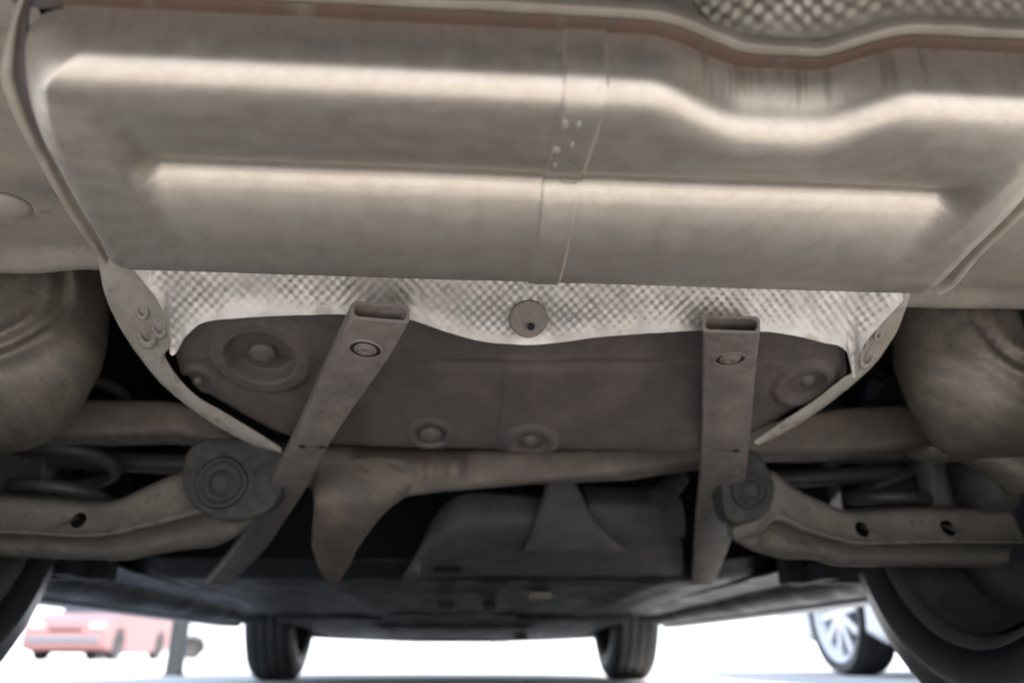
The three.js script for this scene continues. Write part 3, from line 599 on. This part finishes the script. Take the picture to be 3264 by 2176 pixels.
{ // dusty hose cluster in the dark gap
  const gs = [];
  for (let i = 0; i < 6; i++) { const u = 1440 + i * 52, a = at(u, 1560, 1.45), b = at(u + 30 * (rnd() - .3), 1690, 1.45), c = new THREE.CatmullRomCurve3([a, a.clone().lerp(b, .5).add(V(.03 * (rnd() - .5), .0, .02)), b]); gs.push(new THREE.TubeGeometry(c, 16, .008 + .006 * rnd(), 10)); }
  for (const g of gs) part('hose', g, M.rubber, car);
}

// ---- underbody panels ahead, bulkhead, floor
function plate(name, x0, x1, D0, D1, y0, y1, th, mat, label, f) {
  const rows = [];
  for (let i = 0; i <= 70; i++) { const x = lerp(x0, x1, i / 70), col = []; for (let j = 0; j <= 50; j++) { const t = j / 50, D = lerp(D0, D1, t); col.push(V(x, lerp(y0, y1, t) + (f ? f(x, D, t) : 0) + .004 * fbm(x * 5, D * 5, y0 * 100, 3), -D)); } rows.push(col); }
  return part(name, shell(rows, th, V(0, 1, 0)), mat, car, label);
}
const edgeUp = t => .03 * (smooth(.03, 0, t) + smooth(.97, 1, t));
plate('underbody_panel', -.64, .64, 1.62, 2.75, .244, .226, .004, M.tray, 'black plastic panel under the floor behind the engine', (x, D, t) => edgeUp(t) - .008 * Math.max(0, Math.sin(x * 19)) ** 4 + .012 * smooth(.5, .62, Math.abs(x)));
plate('engine_tray', -.6, .6, 2.78, 4.3, .214, .178, .004, M.tray, 'black plastic tray under the engine', (x, D, t) => edgeUp(t) - .012 * smooth(.32, .28, Math.abs(x)) * smooth(.15, .25, t) * smooth(.9, .8, t));
for (const s of [-1, 1]) plate('floor_panel', s * .62, s * .84, 1.3, 3.05, .25, .24, .004, M.tray, undefined);
{ // pale strip painting the reflection along the tray edge; small bracket bits below
  const e = plate('tray_edge_glint', -.24, .2, 2.745, 2.775, .2165, .2155, .003, M.steelDull, 'pale thin strip painting the reflection along the tray edge');
  for (const [u, v, D, w] of [[1420, 1930, 2.1, .05], [1720, 1898, 1.9, .05], [1560, 1935, 2.2, .04], [1660, 2025, 3.2, .05]]) { const g = new RoundedBoxGeometry(w, .02, .05, 3, .008), p = at(u, v, D); g.translate(p.x, p.y, p.z); part('bracket', g, u === 1720 ? M.steelDull : M.tray, car); }
}
part('bulkhead', wobble(new THREE.BoxGeometry(1.5, .42, .04, 30, 8, 1), .01, 6).translate(0, .47, -1.72), M.black, car);
part('floor', new THREE.BoxGeometry(1.62, .04, 4.5, 4, 1, 4).translate(0, .70, -2.2), M.black, car);
for (const s of [-1, 1]) {
  part('wheel_house', new THREE.BoxGeometry(.04, .22, .9).translate(s * .66, .62, -.98), M.black, car);
  part('wheel_house', new THREE.BoxGeometry(.03, .5, .16).translate(s * .635, .47, -1.42), M.black, car);  // box added to close a light leak between tyre and arch
  part('wheel_house', new THREE.BoxGeometry(.3, .5, .04).translate(s * .74, .47, -1.44), M.black, car);
}
// ---- wheels
const tyreProfile = (R, w, ri) => { // (radius, x)
  const p = [[ri, -w * .40], [ri + .012, -w * .46], [ri + .03, -w * .495], [ri + .055, -w * .5], [ri + .06, -w * .512], [ri + .066, -w * .5], [R - .045, -w * .485], [R - .02, -w * .455], [R - .008, -w * .41], [R - .002, -w * .36]];
  for (const g of [-.2, 0, .2]) p.push([R, (g - .03) * w], [R - .007, (g - .025) * w], [R - .007, (g + .025) * w], [R, (g + .03) * w]);
  return [...p, ...p.slice(0, 10).reverse().map(([r, x]) => [r, -x])].map(([r, x]) => new THREE.Vector2(r, x));
};
function wheel(parent, x, y, D, s, R = .33, w = .222, ri = .212, own = true) {
  const gr = groupPart('wheel', parent); gr.position.set(x, y, -D); gr.scale.x = 1;
  const turn = g => g.rotateZ(s > 0 ? -Math.PI / 2 : Math.PI / 2);     // lathe axis y -> outward x
  part('tyre', turn(new THREE.LatheGeometry(tyreProfile(R, w, ri), 96)), own && D < 2 ? M.rubberSleek : M.rubber, gr);
  const rimP = [[ri + .012, -w * .47], [ri + .004, -w * .46], [ri - .004, -w * .4], [ri - .012, -w * .2], [ri - .035, .1 * w], [ri - .03, .3 * w], [ri - .004, .4 * w], [ri + .012, .46 * w], [ri + .012, .44 * w], [ri - .012, .36 * w], [ri - .045, .1 * w], [ri - .02, -.2 * w], [ri - .008, -.42 * w]].map(([a, b]) => new THREE.Vector2(a, b));
  part('rim', turn(new THREE.LatheGeometry(rimP, 72)), own ? M.innerRim : M.alloy, gr);
  const sp = [];
  for (let i = 0; i < 10; i++) { const g = new RoundedBoxGeometry(own ? .026 : .042, .022, ri - .05, 2, .006); g.translate(0, .30 * w, (ri - .05) / 2 + .03); g.rotateY(i / 10 * 2 * Math.PI + .1); sp.push(turn(g)); }
  for (const g of sp) part('spoke', g, own ? M.innerRim : M.alloy, gr);
  part('hub', turn(new THREE.LatheGeometry([[0, .34 * w], [.03, .34 * w], [.05, .3 * w], [.055, .1 * w], [.055, -.3 * w], [0, -.3 * w]].map(([a, b]) => new THREE.Vector2(a, b)), 40)), own ? M.darkGrey : M.alloy, gr);
  part('brake_disc', turn(new THREE.CylinderGeometry(.14, .14, .02, 60)).translate(-s * .01, 0, 0), M.darkGrey, gr);
  if (own) part('light_block_disc', turn(new THREE.LatheGeometry([[0, -.035], [.05, -.035], [.06, -.03], [.15, -.028], [.165, -.02], [.19, -.018], [.199, -.01]].map(([a, b]) => new THREE.Vector2(a, b)), 60)), M.tray, gr);  // added disc that blocks light coming in through the spokes
  const cal = new RoundedBoxGeometry(.06, .11, .07, 3, .012); cal.translate(-s * .03, -.055, .115); part('caliper', cal, M.steelDull, gr);
  return gr;
}
for (const s of [-1, 1]) { wheel(car, s < 0 ? -.722 : .762, .33, 1.01, s); wheel(car, s * .765, .33, 3.74, s, .33, .2, .212); }

// ---- outer body: sills, arches, bumpers, cabin (mostly out of view, but it makes the shade)
{
  const sideShape = new THREE.Shape();
  sideShape.moveTo(.2, .36);                                   // D, y
  sideShape.lineTo(.615, .33); sideShape.absarc(1.01, .33, .395, Math.PI, 0, true);
  sideShape.lineTo(1.43, .207); sideShape.lineTo(3.3, .209); sideShape.lineTo(3.35, .3); sideShape.absarc(3.74, .33, .39, Math.PI, 0, true);
  sideShape.lineTo(4.16, .19); sideShape.lineTo(4.36, .2); sideShape.lineTo(4.5, .5); sideShape.lineTo(4.36, .78); sideShape.lineTo(3.4, .98); sideShape.lineTo(.1, 1.0); sideShape.lineTo(.04, .6); sideShape.closePath();
  for (const s of [-1, 1]) {
    const g = new THREE.ExtrudeGeometry(sideShape, { depth: .05, bevelEnabled: true, bevelSize: .008, bevelThickness: .008, bevelSegments: 2, curveSegments: 24 });
    g.rotateY(Math.PI / 2); g.translate(s > 0 ? .84 : -.89, 0, 0);
    part('side_panel', g, M.paintGrey, car);
    const sl = loftRings(Array.from({ length: 40 }, (_, i) => { const D = lerp(1.38, 3.32, i / 39), x = s * .8, w = .06, e = .012 * smooth(0, .08, i / 39) * smooth(1, .92, i / 39); return Array.from({ length: 16 }, (_, k) => { const t = k / 16 * 2 * Math.PI; return V(x + w * Math.cos(t), .245 + .003 * fbm(D * 9, 0, s, 3) - (.026 + e) * Math.sin(t), -D); }); }));
    part('sill', sl, M.tray, car);
  }
  const cab = new THREE.Shape(); cab.moveTo(.1, .99); cab.lineTo(.35, 1.38); cab.lineTo(.7, 1.5); cab.lineTo(2.0, 1.52); cab.lineTo(2.7, 1.42); cab.lineTo(3.4, .99); cab.closePath();
  const cg = new THREE.ExtrudeGeometry(cab, { depth: 1.5, bevelEnabled: true, bevelSize: .04, bevelThickness: .05, bevelSegments: 4 }); cg.rotateY(Math.PI / 2); cg.translate(-.75, 0, 0);
  part('cabin', cg, M.paintGrey, car);
  const hood = new THREE.Shape(); hood.moveTo(3.3, .74); hood.lineTo(4.4, .73); hood.lineTo(4.36, .79); hood.lineTo(3.4, .985); hood.closePath();
  const hg = new THREE.ExtrudeGeometry(hood, { depth: 1.66, bevelEnabled: false }); hg.rotateY(Math.PI / 2); hg.translate(-.83, 0, 0); part('bonnet', hg, M.paintGrey, car);
  const bump = (st, nm) => part(nm, loftRings(st.map(([x, yb, yt, D, th]) => ringBetween(V(x, yt, -D), V(x, yb, -D), th, 24, 4))), M.tray, car);
  bump([[-.88, .35, .98, .2, .1], [-.7, .35, .98, .14, .1], [-.3, .355, .98, .1, .1], [.3, .355, .98, .1, .1], [.7, .35, .98, .14, .1], [.88, .35, .98, .2, .1]], 'rear_bumper');
  bump([[-.88, .19, .76, 4.24, .1], [-.6, .175, .76, 4.36, .1], [-.2, .162, .76, 4.44, .1], [.2, .162, .76, 4.44, .1], [.6, .175, .76, 4.36, .1], [.88, .19, .76, 4.24, .1]], 'front_bumper');
}

// ------------------------------------------------------------------ things beyond the car
function simpleCar(name, label, { x, D, turn, paint, wheelR = .32, dull = false, L = 4.3, Wd = 1.76, flare = true }) {
  const g = top(new THREE.Group(), name, label, 'car', 'cars parked beyond'); g.position.set(x, 0, -D); g.rotation.y = turn;
  const s = new THREE.Shape();   // profile along local z (front = -z), y up; drawn as (a, y) with a = distance from front
  s.moveTo(.06, .28); s.lineTo(.45, .22); s.absarc(.82, .33, .38, Math.PI * 1.08, -.08 * Math.PI, true); s.lineTo(1.3, .2); s.lineTo(L - 1.25, .2); s.absarc(L - .82, .33, .38, Math.PI * 1.08, -.08 * Math.PI, true); s.lineTo(L - .1, .3); s.lineTo(L, .6); s.lineTo(L - .1, .95); s.lineTo(1.25, .98); s.quadraticCurveTo(.5, .92, .12, .72); s.quadraticCurveTo(-.02, .5, .06, .28);
  const bd = new THREE.ExtrudeGeometry(s, { depth: Wd - .1, bevelEnabled: true, bevelSize: .05, bevelThickness: .05, bevelSegments: 4, curveSegments: 20 }); bd.rotateY(-Math.PI / 2); bd.translate(Wd / 2 - .05, 0, -L / 2);
  part('body', bd, paint, g);
  const c = new THREE.Shape(); c.moveTo(1.2, .97); c.lineTo(1.9, 1.4); c.quadraticCurveTo(2.6, 1.5, L - 1, 1.44); c.lineTo(L - .25, .97); c.closePath();
  const cb = new THREE.ExtrudeGeometry(c, { depth: Wd - .36, bevelEnabled: true, bevelSize: .04, bevelThickness: .06, bevelSegments: 3 }); cb.rotateY(-Math.PI / 2); cb.translate(Wd / 2 - .18, 0, -L / 2);
  part('windows', cb, M.glass, g);
  for (const sx of [-1, 1]) {
    for (const a of [.82, L - .82]) wheel(g, sx * (Wd / 2 - .1), wheelR, -(a - L / 2), sx, wheelR, .2, wheelR * (dull ? .6 : .76), dull);
    const hl = new RoundedBoxGeometry(.32, .14, .18, 3, .05); hl.translate(sx * (Wd / 2 - .24), .68, -L / 2 + .13); part('headlight', hl, M.lampGlass, g);
  }
  const bp = new RoundedBoxGeometry(Wd * .9, .16, .2, 3, .06); bp.translate(0, .42, -L / 2 + .06); part('bumper', bp, dull ? M.paintGrey : paint, g);
  const gr = new RoundedBoxGeometry(Wd * .42, .1, .06, 3, .02); gr.translate(0, .6, -L / 2 + .03); part('grille', gr, M.black, g);
  return g;
}
simpleCar('parked_car', 'white car parked close on the right showing its black tyre and spoked alloy wheel', { x: 2.95, D: 3.1, turn: 0, paint: M.paintWhite });
simpleCar('parked_car', 'red car with pale headlights far off at the left behind the grey post', { x: -8.5, D: 21, turn: Math.PI * 1.0, dull: true, paint: M.paintRed });
simpleCar('parked_car', 'silver car far off between the grey post and the left front tyre', { x: -9.6, D: 27, turn: Math.PI * .6, dull: true, paint: M.paintSilver });
{
  const p = at(552, 2150, 4.6); const b = top(new THREE.Group(), 'bollard', 'slim dark grey post standing on the pavement left of the front tyre', 'bollard'); b.position.set(p.x, 0, p.z);
  part('post', new THREE.LatheGeometry([[0, 0], [.045, 0], [.042, .9], [.036, .93], [0, .94]].map(([a, c]) => new THREE.Vector2(a, c)), 24), M.postPaint, b);
  part('base', new THREE.LatheGeometry([[0, 0], [.058, 0], [.057, .008], [.05, .014], [.0455, .016], [0, .016]].map(([a, c]) => new THREE.Vector2(a, c)), 24), M.postPaint, b);
}
{
  const p = at(1592, 2105, 22), b = top(new THREE.Group(), 'gate_pillar', 'pale grey masonry pillar in the far distance between the front tyres', 'pillar'); b.position.set(p.x, 0, p.z);
  part('shaft', new THREE.BoxGeometry(.36, 2, .36).translate(0, 1, 0), cement, b); part('cap', new THREE.BoxGeometry(.46, .1, .46).translate(0, 2.05, 0), cement, b);
}
renderer.render(scene, camera);
